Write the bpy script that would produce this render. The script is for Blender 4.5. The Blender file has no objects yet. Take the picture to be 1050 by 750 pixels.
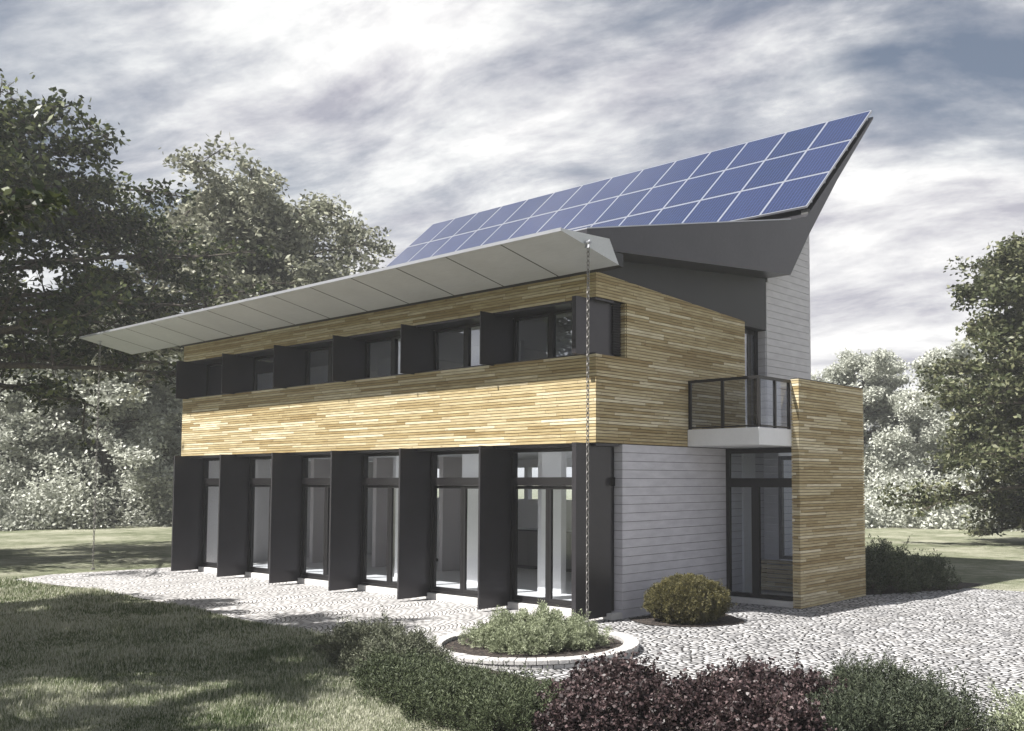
import bpy, math, random
import numpy as np
R = math.radians
scene = bpy.context.scene
col = scene.collection
rng = np.random.default_rng(7)
random.seed(7)

# ------------------------------------------------------------------ helpers
class MB:
    """collects simple solids, then links them as one mesh object"""
    def __init__(s): s.v = []; s.f = []
    def add(s, vs, fs):
        n = len(s.v); s.v += [tuple(map(float, p)) for p in vs]; s.f += [tuple(i + n for i in f) for f in fs]; return s
    def box(s, x0, x1, y0, y1, z0, z1):
        if x0 > x1: x0, x1 = x1, x0
        if y0 > y1: y0, y1 = y1, y0
        if z0 > z1: z0, z1 = z1, z0
        v = [(x0,y0,z0),(x1,y0,z0),(x1,y1,z0),(x0,y1,z0),(x0,y0,z1),(x1,y0,z1),(x1,y1,z1),(x0,y1,z1)]
        return s.add(v, [(0,3,2,1),(4,5,6,7),(0,1,5,4),(1,2,6,5),(2,3,7,6),(3,0,4,7)])
    def prism_x(s, poly, x0, x1):
        """poly in (y, z), counter-clockwise seen from +x"""
        n = len(poly)
        v = [(x0, y, z) for y, z in poly] + [(x1, y, z) for y, z in poly]
        f = [tuple(range(n))[::-1], tuple(range(n, 2 * n))]
        f += [(i, (i + 1) % n, n + (i + 1) % n, n + i) for i in range(n)]
        return s.add(v, f)
    def prism_z(s, poly, z0, z1):
        n = len(poly)
        v = [(x, y, z0) for x, y in poly] + [(x, y, z1) for x, y in poly]
        f = [tuple(range(n))[::-1], tuple(range(n, 2 * n))]
        f += [(i, (i + 1) % n, n + (i + 1) % n, n + i) for i in range(n)]
        return s.add(v, f)
    def tube(s, pts, rad, k=6, cap=True):
        pts = [np.array(p, float) for p in pts]; rings = []
        for i, p in enumerate(pts):
            t = pts[min(i + 1, len(pts) - 1)] - pts[max(i - 1, 0)]
            t /= np.linalg.norm(t) + 1e-9
            a = np.cross(t, (0, 0, 1)) if abs(t[2]) < .9 else np.cross(t, (1, 0, 0))
            a /= np.linalg.norm(a); b = np.cross(t, a)
            r = rad[i] if hasattr(rad, '__len__') else rad
            rings.append([p + r * (math.cos(2*math.pi*j/k) * a + math.sin(2*math.pi*j/k) * b) for j in range(k)])
        n = len(pts); v = [q for r_ in rings for q in r_]
        f = [(i*k+j, i*k+(j+1) % k, (i+1)*k+(j+1) % k, (i+1)*k+j) for i in range(n-1) for j in range(k)]
        if cap: f += [tuple(range(k))[::-1], tuple((n-1)*k+j for j in range(k))]
        return s.add(v, f)
    def build(s, name, mat, parent=None, smooth=False, bevel=0, off=None):
        me = bpy.data.meshes.new(name)
        me.from_pydata(s.v, [], s.f); me.update()
        return link(name, me, mat, parent, smooth, bevel, off)

def link(name, me, mat, parent=None, smooth=False, bevel=0, off=None):
    if mat: me.materials.append(mat)
    if smooth: me.polygons.foreach_set('use_smooth', [True] * len(me.polygons))
    o = bpy.data.objects.new(name, me); col.objects.link(o)
    if parent:
        o.parent = parent
        if off is not None: o.location = off
        elif parent.type == 'EMPTY' and not parent.get('_local'): o.location = [-a for a in parent.location]
    if bevel:
        m = o.modifiers.new('edge', 'BEVEL'); m.width = bevel; m.segments = 2; m.limit_method = 'ANGLE'
    return o

def tag(o, label=None, cat=None, group=None, kind=None):
    if label: o['label'] = label
    if cat: o['category'] = cat
    if group: o['group'] = group
    if kind: o['kind'] = kind
    return o

def empty(name, loc, rz=0, local=False):
    o = bpy.data.objects.new(name, None); col.objects.link(o)
    o.location = loc; o.rotation_euler = (0, 0, rz); o.empty_display_size = .2
    if local: LOCAL.add(o.name)
    return o
LOCAL = set()
def child_of(o, parent):
    o.parent = parent; o.location = (0, 0, 0); return o

def copy_tree(o, parent=None):
    c = o.copy(); col.objects.link(c); c.parent = parent
    for ch in o.children: copy_tree(ch, c)
    return c

# ------------------------------------------------------------------ materials
class NT:
    def __init__(s, name):
        s.m = bpy.data.materials.new(name); s.m.use_nodes = True
        s.t = s.m.node_tree; s.t.nodes.clear()
        s.out = s.t.nodes.new('ShaderNodeOutputMaterial')
    def n(s, kind, **kw):
        nd = s.t.nodes.new('ShaderNode' + kind)
        for k, v in kw.items():
            if k.startswith('i_'):
                key = k[2:].replace('_', ' ')
                s.set(nd.inputs[key] if key in nd.inputs else nd.inputs[int(key)], v)
            else: setattr(nd, k, v)
        return nd
    def set(s, sock, v):
        if isinstance(v, bpy.types.NodeSocket): s.t.links.new(v, sock)
        else: sock.default_value = v
    def math(s, op, a, b=None, c=None, clamp=False):
        nd = s.t.nodes.new('ShaderNodeMath'); nd.operation = op; nd.use_clamp = clamp
        s.set(nd.inputs[0], a)
        if b is not None: s.set(nd.inputs[1], b)
        if c is not None: s.set(nd.inputs[2], c)
        return nd.outputs[0]
    def ramp(s, fac, stops, interp='LINEAR'):
        nd = s.t.nodes.new('ShaderNodeValToRGB'); nd.color_ramp.interpolation = interp
        e = nd.color_ramp.elements
        while len(e) < len(stops): e.new(.5)
        for i, (p, c) in enumerate(stops):
            e[i].position = p; e[i].color = (*c, 1) if len(c) == 3 else c
        s.set(nd.inputs[0], fac); return nd.outputs[0]
    def mix(s, fac, a, b, blend='MIX'):
        nd = s.t.nodes.new('ShaderNodeMix'); nd.data_type = 'RGBA'; nd.blend_type = blend
        s.set(nd.inputs['Factor'], fac)
        s.set(nd.inputs[6], a if isinstance(a, bpy.types.NodeSocket) else (*a, 1))
        s.set(nd.inputs[7], b if isinstance(b, bpy.types.NodeSocket) else (*b, 1))
        return nd.outputs[2]
    def noise(s, vec, scale, detail=4, rough=.55, dist=0):
        nd = s.n('TexNoise', i_Scale=scale, i_Detail=detail, i_Roughness=rough, i_Distortion=dist)
        if vec is not None: s.set(nd.inputs['Vector'], vec)
        return nd.outputs['Fac']
    def obj(s): return s.n('TexCoord').outputs['Object']
    def mapping(s, vec, scale=(1, 1, 1), rot=(0, 0, 0), loc=(0, 0, 0)):
        nd = s.n('Mapping'); s.set(nd.inputs['Vector'], vec)
        nd.inputs['Scale'].default_value = scale; nd.inputs['Rotation'].default_value = rot
        nd.inputs['Location'].default_value = loc; return nd.outputs[0]
    def bump(s, h, strength=.3, dist=.02):
        nd = s.n('Bump'); s.set(nd.inputs['Height'], h)
        nd.inputs['Strength'].default_value = strength; nd.inputs['Distance'].default_value = dist
        return nd.outputs[0]
    def bsdf(s, color, rough=.6, metal=0, normal=None, spec=.5):
        nd = s.t.nodes.new('ShaderNodeBsdfPrincipled')
        s.set(nd.inputs['Base Color'], color if isinstance(color, bpy.types.NodeSocket) else (*color, 1))
        s.set(nd.inputs['Roughness'], rough); s.set(nd.inputs['Metallic'], metal)
        s.set(nd.inputs['Specular IOR Level'], spec)
        if normal is not None: s.set(nd.inputs['Normal'], normal)
        return nd.outputs[0]
    def done(s, sh):
        s.t.links.new(sh, s.out.inputs['Surface']); return s.m

def m_plain(name, c, rough=.6, metal=0, var=.12, scale=3., bump=.05, spec=.5):
    n = NT(name); o = n.obj()
    f = n.noise(o, scale, 5); g = n.noise(o, scale * 14, 3)
    k = n.math('ADD', n.math('MULTIPLY', f, .7), n.math('MULTIPLY', g, .3))
    cc = n.ramp(k, [(.3, tuple(x * (1 - var) for x in c)), (.7, tuple(min(1, x * (1 + var)) for x in c))])
    r = n.math('ADD', rough - .06, n.math('MULTIPLY', f, .12))
    return n.done(n.bsdf(cc, r, metal, n.bump(g, bump, .01), spec))

PITCH = 2.705 / 54
def m_timber(name='timber_slats'):
    n = NT(name); o = n.obj(); s = n.n('SeparateXYZ', i_Vector=o)
    x, y, z = s.outputs
    row = n.math('FLOOR', n.math('DIVIDE', n.math('SUBTRACT', z, 2.8 - PITCH * 40 + .0001), PITCH))
    w1 = n.n('TexWhiteNoise', noise_dimensions='1D', i_W=row).outputs['Value']
    along = n.math('ADD', n.math('DIVIDE', n.math('ADD', x, y), 1.3), n.math('MULTIPLY', w1, 17.))
    fr = n.math('FRACT', along)
    brd = n.math('FLOOR', along)
    w2 = n.n('TexWhiteNoise', noise_dimensions='2D'); n.set(w2.inputs['Vector'], n.n('CombineXYZ', i_X=row, i_Y=brd).outputs[0])
    base = n.ramp(w2.outputs['Value'], [(0, (.33, .25, .12)), (.22, (.42, .34, .185)), (.5, (.50, .42, .25)), (.8, (.58, .51, .34)), (1, (.74, .68, .51))])
    gv = n.mapping(o, (3.5, 3.5, 90))
    g = n.noise(gv, 1., 4, .6)
    g2 = n.noise(n.mapping(o, (1.2, 1.2, 9)), 1., 3, .6)
    cc = n.mix(.55, base, n.ramp(g, [(.34, (.38, .30, .20)), (.62, (1, 1, 1))]), 'MULTIPLY')
    cc = n.mix(.5, cc, n.ramp(g2, [(.3, (.62, .56, .48)), (.62, (1, 1, 1))]), 'MULTIPLY')
    knot = n.n('TexVoronoi', i_Scale=1.0); n.set(knot.inputs['Vector'], n.mapping(o, (2.1, 2.1, 7)))
    kn = n.ramp(knot.outputs['Distance'], [(.045, (1, 1, 1)), (.085, (0, 0, 0))])
    cc = n.mix(n.math('MULTIPLY', kn, .6), cc, (.12, .06, .025))
    joint = n.math('LESS_THAN', fr, .004)
    cc = n.mix(joint, cc, (.08, .05, .03))
    return n.done(n.bsdf(cc, .62, 0, n.bump(g, .25, .004), .3))

def m_siding():
    n = NT('grey_siding'); o = n.obj()
    f = n.noise(n.mapping(o, (2, 2, 6)), 1.5, 5); g = n.noise(o, 60, 3)
    cc = n.ramp(f, [(.3, (.48, .47, .51)), (.7, (.58, .57, .61))])
    cc = n.mix(.35, cc, n.ramp(g, [(.3, (.75, .75, .77)), (.7, (1, 1, 1))]), 'MULTIPLY')
    return n.done(n.bsdf(cc, .6, 0, n.bump(g, .15, .004)))

def m_glass(name='window_glass', tint=(.90, .92, .94), boost=1.0, base=.05):
    n = NT(name)
    tr = n.n('BsdfTransparent', i_Color=(*tint, 1)); gl = n.n('BsdfGlossy', i_Color=(.95, .97, 1, 1), i_Roughness=.01)
    fc = n.n('LayerWeight', i_Blend=.5).outputs['Facing']
    fz = n.math('MULTIPLY', n.math('ADD', base, n.math('MULTIPLY', n.math('POWER', fc, 5.), .9)), boost, clamp=True)
    mx = n.n('MixShader'); n.set(mx.inputs[0], fz); n.set(mx.inputs[1], tr.outputs[0]); n.set(mx.inputs[2], gl.outputs[0])
    return n.done(mx.outputs[0])

def m_leaf(name, dark, mid, light, trans=.25, rough=.5, patch=.6, spec=.3):
    n = NT(name); o = n.obj()
    rnd = n.n('NewGeometry').outputs['Random Per Island']
    f = n.noise(o, patch, 3)
    k = n.math('ADD', n.math('MULTIPLY', rnd, .6), n.math('MULTIPLY', n.math('SUBTRACT', f, .2), .65))
    cc = n.ramp(k, [(.1, dark), (.5, mid), (.92, light)])
    b = n.bsdf(cc, rough, 0, None, spec)
    t = n.n('BsdfTranslucent', i_Color=cc)
    mx = n.n('MixShader'); mx.inputs[0].default_value = trans
    n.set(mx.inputs[1], b); n.set(mx.inputs[2], t.outputs[0])
    return n.done(mx.outputs[0])

def m_bark():
    n = NT('bark'); o = n.obj(); f = n.noise(n.mapping(o, (6, 6, 1.5)), 3, 6, .65)
    return n.done(n.bsdf(n.ramp(f, [(.3, (.035, .028, .022)), (.7, (.12, .10, .08))]), .85, 0, n.bump(f, .6, .03)))

def m_cobble():
    n = NT('cobbles'); o = n.obj()
    w = n.n('TexNoise', i_Scale=1.3, i_Detail=2); n.set(w.inputs['Vector'], o)
    vec = n.n('VectorMath', operation='ADD'); n.set(vec.inputs[0], n.mapping(o, (9.2, 12., 1), (0, 0, R(22))))
    sc = n.n('VectorMath', operation='SCALE'); n.set(sc.inputs[0], w.outputs['Color']); sc.inputs['Scale'].default_value = 2.2
    n.set(vec.inputs[1], sc.outputs[0])
    ve = n.n('TexVoronoi', feature='DISTANCE_TO_EDGE', voronoi_dimensions='2D', i_Scale=1., i_Randomness=.85); n.set(ve.inputs['Vector'], vec.outputs[0])
    vc = n.n('TexVoronoi', feature='F1', voronoi_dimensions='2D', i_Scale=1., i_Randomness=.85); n.set(vc.inputs['Vector'], vec.outputs[0])
    d = ve.outputs['Distance']
    cellr = n.n('SeparateColor', i_Color=vc.outputs['Color']).outputs[0]
    g = n.noise(o, 45, 4, .6)
    stone = n.ramp(cellr, [(0, (.26, .26, .27)), (.35, (.45, .445, .455)), (1, (.68, .675, .68))])
    stone = n.mix(.4, stone, n.ramp(g, [(.3, (.6, .6, .6)), (.65, (1, 1, 1))]), 'MULTIPLY')
    big = n.noise(o, .8, 3)
    stone = n.mix(.35, stone, n.ramp(big, [(.35, (.7, .7, .7)), (.65, (1, 1, 1))]), 'MULTIPLY')
    dirt = n.noise(o, 1.7, 6, .7)
    stone = n.mix(n.math('MULTIPLY', n.ramp(dirt, [(.5, (0, 0, 0)), (.72, (1, 1, 1))]), .45), stone, (.17, .155, .13))
    wid = n.math('MULTIPLY', n.math('SUBTRACT', n.noise(o, 2.6, 3), .5), .12)
    m = n.ramp(n.math('ADD', d, wid), [(.08, (0, 0, 0)), (.17, (1, 1, 1))])
    cc = n.mix(m, (.028, .027, .026), stone)
    h = n.ramp(d, [(.03, (0, 0, 0)), (.12, (.6, .6, .6)), (.4, (1, 1, 1))])
    hh = n.math('ADD', n.math('MULTIPLY', h, 1.), n.math('MULTIPLY', g, .25))
    return n.done(n.bsdf(cc, .72, 0, n.bump(hh, 1., .045), .35))

def m_fan():
    n = NT('fan_paving'); o = n.obj(); s = n.n('SeparateXYZ', i_Vector=o)
    x, y, z = s.outputs
    W = 1.25
    q = n.math('SUBTRACT', n.math('FRACT', n.math('DIVIDE', x, W)), .5)
    arc = n.math('MULTIPLY', n.math('POWER', n.math('ABSOLUTE', q), 2.), 1.5)
    wob = n.math('MULTIPLY', n.math('SUBTRACT', n.noise(o, 3., 2), .5), .12)
    yy = n.math('ADD', n.math('ADD', y, arc), wob)
    v = n.n('CombineXYZ', i_X=n.math('ADD', x, wob), i_Y=yy).outputs[0]
    b = n.n('TexBrick', offset=.5, i_Scale=1., i_Mortar_Size=.012, i_Mortar_Smooth=.3, i_Brick_Width=.125, i_Row_Height=.085,
            i_Color1=(.38, .375, .38, 1), i_Color2=(.62, .61, .61, 1), i_Mortar=(.10, .095, .09, 1), i_Bias=.1)
    n.set(b.inputs['Vector'], v)
    g = n.noise(o, 38, 4, .6)
    big = n.noise(o, .7, 4)
    cc = n.mix(.4, b.outputs['Color'], n.ramp(g, [(.3, (.62, .62, .62)), (.65, (1, 1, 1))]), 'MULTIPLY')
    cc = n.mix(.5, cc, n.ramp(big, [(.35, (.72, .71, .70)), (.6, (1, 1, 1))]), 'MULTIPLY')
    h = n.math('ADD', n.math('SUBTRACT', 1., b.outputs['Fac']), n.math('MULTIPLY', g, .35))
    return n.done(n.bsdf(cc, .7, 0, n.bump(h, .8, .02), .3))

def m_lawn():
    n = NT('lawn_ground'); o = n.obj()
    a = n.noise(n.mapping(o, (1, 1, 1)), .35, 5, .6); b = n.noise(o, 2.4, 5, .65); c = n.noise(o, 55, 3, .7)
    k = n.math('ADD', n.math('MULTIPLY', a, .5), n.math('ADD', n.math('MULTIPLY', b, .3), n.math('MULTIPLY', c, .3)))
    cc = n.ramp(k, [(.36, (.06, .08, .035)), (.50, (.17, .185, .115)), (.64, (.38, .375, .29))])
    return n.done(n.bsdf(cc, .9, 0, n.bump(c, 1., .05), .15))

def m_blade():
    n = NT('grass_blade'); o = n.obj()
    rnd = n.n('NewGeometry').outputs['Random Per Island']
    a = n.noise(o, .45, 5, .6); b = n.noise(o, 3., 3)
    k = n.math('ADD', n.math('MULTIPLY', rnd, .3), n.math('ADD', n.math('MULTIPLY', a, .6), n.math('MULTIPLY', b, .25)))
    cc = n.ramp(k, [(.40, (.035, .070, .015)), (.53, (.17, .20, .10)), (.65, (.50, .50, .40))])
    bs = n.bsdf(cc, .5, 0, None, .4); t = n.n('BsdfTranslucent', i_Color=cc)
    mx = n.n('MixShader'); mx.inputs[0].default_value = .3; n.set(mx.inputs[1], bs); n.set(mx.inputs[2], t.outputs[0])
    return n.done(mx.outputs[0])

def m_pv():
    n = NT('photovoltaic_cells'); o = n.obj(); s = n.n('SeparateXYZ', i_Vector=o)
    x, y, _ = s.outputs
    def lines(c, per, wd):
        f = n.math('FRACT', n.math('DIVIDE', c, per)); return n.math('LESS_THAN', n.math('ABSOLUTE', n.math('SUBTRACT', f, .5)), wd / per / 2)
    cx, cy = 1.04 / 6, 1.35 / 9
    gx = lines(n.math('ADD', n.math('SUBTRACT', x, .03), cx / 2), cx, .016); gy = lines(n.math('ADD', n.math('SUBTRACT', y, .03), cy / 2), cy, .004)
    bus = lines(n.math('SUBTRACT', x, .03), cx, .030)
    cid = n.n('CombineXYZ', i_X=n.math('FLOOR', n.math('DIVIDE', n.math('SUBTRACT', x, .03), cx)), i_Y=n.math('FLOOR', n.math('DIVIDE', n.math('SUBTRACT', y, .03), cy)),
              i_Z=n.n('ObjectInfo').outputs['Random']).outputs[0]
    w = n.n('TexWhiteNoise', noise_dimensions='3D'); n.set(w.inputs['Vector'], cid)
    vo = n.n('TexVoronoi', i_Scale=32.); n.set(vo.inputs['Vector'], o)
    f = n.math('ADD', n.math('MULTIPLY', w.outputs['Value'], .45), n.math('MULTIPLY', n.n('SeparateColor', i_Color=vo.outputs['Color']).outputs[0], .55))
    cc = n.ramp(f, [(.1, (.005, .008, .028)), (.9, (.009, .017, .056))])
    tone = n.n('ObjectInfo').outputs['Random']
    cc = n.mix(n.math('MULTIPLY', tone, .35), cc, (.03, .035, .09))
    cc = n.mix(gx, cc, (.06, .08, .17))
    cc = n.mix(gy, cc, (.05, .08, .2))
    cc = n.mix(bus, cc, (.034, .050, .115))
    nd = n.t.nodes.new('ShaderNodeBsdfPrincipled'); n.set(nd.inputs['Base Color'], cc)
    nd.inputs['Roughness'].default_value = .3; nd.inputs['Specular IOR Level'].default_value = .1; nd.inputs['Coat Weight'].default_value = .8; nd.inputs['Coat Roughness'].default_value = .03
    return n.done(nd.outputs[0])

def m_brickring():
    n = NT('kerb_stone'); o = n.obj(); g = n.noise(o, 40, 4, .6); f = n.noise(o, 3, 3)
    rnd = n.n('NewGeometry').outputs['Random Per Island']
    cc = n.ramp(rnd, [(0, (.40, .39, .385)), (1, (.52, .51, .50))])
    cc = n.mix(.5, cc, n.ramp(g, [(.3, (.6, .6, .6)), (.65, (1, 1, 1))]), 'MULTIPLY')
    return n.done(n.bsdf(cc, .8, 0, n.bump(g, .5, .008)))

def m_soil():
    n = NT('bark_mulch'); o = n.obj(); v = n.n('TexVoronoi', i_Scale=28.); n.set(v.inputs['Vector'], n.mapping(o, (1, 1.8, 1), (0, 0, .7)))
    cc = n.ramp(n.n('SeparateColor', i_Color=v.outputs['Color']).outputs[0], [(0, (.012, .009, .008)), (.7, (.035, .025, .02)), (1, (.09, .07, .055))])
    return n.done(n.bsdf(cc, .9, 0, n.bump(v.outputs['Distance'], 1., .03)))

def m_panelmetal():
    n = NT('canopy_sheet'); o = n.obj(); f = n.noise(o, 1.2, 5); g = n.noise(n.mapping(o, (1, 6, 6)), 5, 4)
    cc = n.ramp(n.math('ADD', n.math('MULTIPLY', f, .6), n.math('MULTIPLY', g, .4)), [(.3, (.46, .475, .50)), (.7, (.57, .585, .61))])
    return n.done(n.bsdf(cc, .5, .0, n.bump(g, .03, .01)))

M = dict(
    timber=m_timber(), siding=m_siding(), glass=m_glass(), upglass=m_glass('upper_glass', (.88, .9, .95), 1.0, .17),
    railglass=m_glass('rail_glass', (.78, .8, .84), 1.0),
    dark=m_plain('anthracite_metal', (.052, .049, .055), .36, .6, .10, 2., .02),
    darkwall=m_plain('anthracite_wall', (.022, .022, .026), .55, 0, .15, 1.5, .04),
    roof=m_plain('dark_roof_sheet', (.048, .047, .053), .32, .45, .2, .9, .05),
    frame=m_plain('window_frame', (.014, .013, .014), .38, .2, .1),
    backing=m_plain('dark_backing', (.02, .015, .012), .9),
    alu=m_plain('aluminium', (.42, .43, .46), .35, .6, .06),
    canopy=m_panelmetal(), seam=m_plain('dark_seam', (.05, .05, .05), .7),
    white=m_plain('white_render', (.66, .66, .68), .7, 0, .06, 2, .1),
    concrete=m_plain('pale_concrete', (.55, .54, .53), .8, 0, .12, 3, .2),
    plaster=m_plain('pale_plaster', (.88, .86, .86), .85, 0, .03),
    plaster2=m_plain('warm_grey_plaster', (.70, .655, .65), .85, 0, .04),
    floor=m_plain('pale_floor', (.74, .72, .71), .5, 0, .08),
    ceil=m_plain('ceiling_white', (.82, .82, .82), .9, 0, .02),
    cab=m_plain('cabinet_grey', (.20, .185, .18), .5, 0, .05),
    cabd=m_plain('cabinet_dark', (.05, .045, .045), .4, 0, .05),
    pv=m_pv(), bark=m_bark(), cobble=m_cobble(), fan=m_fan(), lawn=m_lawn(), blade=m_blade(), ring=m_brickring(), soil=m_soil(),
    chain=m_plain('chain_steel', (.22, .21, .20), .4, .6, .2, 30),
    steel=m_plain('galvanised_steel', (.45, .45, .46), .38, .85, .15, 30),
    leafA=m_leaf('leaf_dark', (.008, .014, .004), (.030, .044, .013), (.17, .19, .065), .22, .45, .45),
    leafB=m_leaf('leaf_olive', (.08, .086, .062), (.22, .228, .165), (.40, .40, .31), .25, .5, .4),
    leafC=m_leaf('leaf_haze_pale', (.27, .28, .24), (.46, .475, .42), (.68, .69, .63), .25, .5, .35),  # distance haze painted into the leaf colour of far trees and undergrowth
    leafD=m_leaf('leaf_right', (.022, .030, .012), (.075, .087, .040), (.25, .25, .15), .22, .45, .45),
    jun=m_leaf('juniper_grey_green', (.034, .040, .024), (.085, .093, .06), (.20, .21, .15), .1, .6, 2.2),
    jun2=m_leaf('juniper_deep_green', (.016, .024, .014), (.038, .048, .029), (.10, .115, .07), .1, .6, 2.2),
    jun3=m_leaf('juniper_fresh_green', (.022, .032, .014), (.052, .067, .032), (.13, .15, .085), .1, .6, 2.2),
    silver=m_leaf('silver_green', (.09, .11, .06), (.24, .27, .165), (.50, .53, .39), .15, .6, 3.),
    gold=m_leaf('golden_conifer', (.032, .030, .012), (.085, .078, .028), (.20, .175, .075), .12, .6, 3.),
    purple=m_leaf('purple_leaf', (.012, .007, .008), (.034, .020, .021), (.15, .105, .105), .15, .45, 2.5, .35),
)

# ------------------------------------------------------------------ setting
def sheet(name, poly, z, mat):
    me = bpy.data.meshes.new(name); me.from_pydata([(x, y, z) for x, y in poly], [], [tuple(range(len(poly)))]); me.update()
    o = link(name, me, mat); o['kind'] = 'structure'; return o
GR = 420
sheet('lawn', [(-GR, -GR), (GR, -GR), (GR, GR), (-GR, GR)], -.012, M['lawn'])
terr = [(-14.7, .45), (-15.0, -2.3), (-14.3, -3.35), (-13.0, -3.2), (-10.96, -2.95), (-8.5, -3.05), (-6.36, -3.18), (-4.4, -3.3), (-2.25, -3.35), (-.4, -3.6), (-.2, -.8), (-.02, .45)]
sheet('terrace', terr, .006, M['fan'])
drive = [(-.3, .9), (-.3, -3.0), (1.2, -4.1), (4, -4.3), (7.2, -3.6), (12, -2.4), (30, 2), (30, 10.5), (6.5, 8.9), (3.7, 8.68), (1.5, 8.5), (-.1, 8.4), (-.1, .9)]
sheet('driveway', drive, .002, M['cobble'])
sheet('planting_bed', [(-1.7, -4.0), (-1.0, -3.55), (.0, -3.3), (1.6, -3.6), (4, -3.7), (7.2, -2.9), (9, -2.9), (9, -4.6), (5.5, -6.0), (4.4, -5.8), (3.2, -5.7), (2.3, -5.4), (1.39, -4.98), (.3, -4.6), (-1.0, -4.15)], .01, M['soil'])
a_ = np.linspace(0, 2 * np.pi, 25)[:-1]
sheet('wall_side_soil', [(.80 + (.95 + .06 * math.sin(5 * t)) * math.cos(t) - .0, 1.25 + (.85 + .05 * math.cos(4 * t)) * math.sin(t)) for t in a_ if .80 + .95 * math.cos(t) > .03], .014, M['soil'])
sheet('rear_bed', [(.2, 6.2), (1.6, 6.1), (2.6, 8.3), (2.6, 9.6), (.2, 9.6)], .008, M['soil'])

# ------------------------------------------------------------------ house
H = empty('house', (-6.7, 3.4, 0))
tag(H, 'modern two storey house with timber cladding, dark fins, grey siding and a swept solar roof', 'house')
L = -13.419; YG = .411; YT = 4.317; YJ = 5.134; YE = 6.944
Z0, ZS, ZH, ZT = 2.8, 2.8 + 28 * PITCH, 2.8 + 46 * PITCH, 5.505
YS = .746
def part(name, mb, mat, parent=None, **kw):
    o = mb.build(name, M[mat], parent or H, **kw)
    if parent is not None and parent is not H: o.location = (0, 0, 0)
    return o

def slats_front(mb, x0, x1, z0, z1, y, out=.022, gap=.0096, pitch=PITCH, base=Z0):
    r0 = int(round((z0 - base) / pitch)); r1 = int(round((z1 - base) / pitch))
    for r in range(r0, r1): mb.box(x0, x1, y - out, y, base + r * pitch + gap / 2, base + (r + 1) * pitch - gap / 2)
# timber cladding (slats as real strips on a dark backing)
sl = MB()
slats_front(sl, L, .0, Z0, ZS, -.0)
slats_front(sl, L, .0, ZH, ZT, -.0)
for r in range(0, 54):
    za, zb = Z0 + r * PITCH + .0048, Z0 + (r + 1) * PITCH - .0048
    ya = YS if 28 <= r < 46 else -.022
    zt = lambda y: ZT - (ZT - 5.262) * y / YT
    if zb <= 5.262: sl.box(.0, .022, ya, YT, za, zb)
    else:
        yb = (ZT - zb) / (ZT - 5.262) * YT; yc = (ZT - za) / (ZT - 5.262) * YT
        yc = min(yc, YT); yb = max(min(yb, YT), .02)
        sl.add([(0,ya,za),(.022,ya,za),(.022,yc,za),(0,yc,za),(0,ya,zb),(.022,ya,zb),(.022,yb,zb),(0,yb,zb)],
               [(0,3,2,1),(4,5,6,7),(0,1,5,4),(1,2,6,5),(2,3,7,6),(3,0,4,7)])
    if 28 <= r < 46:  # return of the cladding into the end of the window slot
        sl.box(-.30, .0, YS - .022, YS - .001, za, zb)
part('timber_cladding', sl, 'timber')
# backing / structural shell of the upper box
b = MB()
b.box(L, -.004, .004, .16, Z0 + .004, ZS - .004).box(L, -.004, .004, .16, ZH + .004, ZT - .004)
b.prism_x([(.16, Z0 + .004), (YT - .004, Z0 + .004), (YT - .004, 5.26), (.16, 5.49)][:4] if False else [(YS + .003, Z0 + .004), (YT - .004, Z0 + .004), (YT - .004, 5.25), (YS + .003, 5.45)], -.28, -.004)
b.box(-.28, -.006, .163, YS, Z0 + .005, ZS - .005).prism_x([(.163, ZH + .005), (YS, ZH + .005), (YS, 5.445), (.163, 5.48)], -.28, -.006)
b.box(L, L + .2, .17, YE, Z0 + .006, 5.3)
part('wall_core', b, 'backing')
# reveals of the window slot
rv = MB()
rv.box(L + .002, -.01, .0, .45, ZH + .0, ZH - .035).box(L + .002, -.01, .0, .45, ZS, ZS + .022)
part('window_slot_lining', rv, 'dark')
# soffit below timber box + header strip
part('canopy_closure', MB().prism_x([(-.125, 5.513), (.0, 5.49), (.0, 5.70), (-.20, 5.70)], L, .56), 'darkwall')
sf = MB().box(L, -.02, .03, .60, Z0 - .045, Z0 - .002)
part('soffit', sf, 'dark')

def siding_rows(z1, z0=0., p=.14): 
    z = z0
    while z < z1 - .01:
        yield z, min(z + p, z1); z += p
# grey siding: side wall with its front quoin
gs = MB()
for za, zb in siding_rows(Z0 - .004):
    gs.box(-.001 - .0, -.34, .66, .68, za + .004, zb - .004) if False else None
    gs.box(-.020, .0, .68, 3.66, za + .0035, zb - .0035)
    gs.box(-.30, .0, .658, .6795, za + .0035, zb - .0035)
for za, zb in siding_rows(Z0 - .004):      # part of the wall seen through the porch
    gs.box(-.020, .0, 3.73, 6.0, za + .0035, zb - .0035)
# tower: rises behind the roof soffit
roofY = lambda z: YJ if z < 6.224 else YJ + (z - 6.224) / (7.189 - 6.224) * (5.908 - YJ)
for za, zb in siding_rows(7.84, 0.):
    if za > 2.9:
        ya = max(YJ, roofY(zb) + .02)
        if ya < YE - .05: gs.box(-.02, .0, ya, YE, za + .0035, zb - .0035)
        if zb < 5.25: gs.box(-.215, -.0205, YJ - .001, YJ + .02, za + .0035, zb - .0035)
    else: gs.box(-.02, .0, 6.0, YE, za + .0035, zb - .0035)
part('grey_siding', gs, 'siding')
gb = MB().box(-.30, -.021, .68, 3.66, .0, Z0 - .005).box(-.30, -.021, 3.66, YE - .01, 0, Z0 - .005)
gb.box(-3.0, -.021, YJ + .02, YE - .01, Z0, 6.2).prism_x([(YJ + .06, 6.2), (YE - .01, 6.2), (YE - .01, 8.3)], -3., -.021)
part('side_wall', gb, 'seam')
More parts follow.
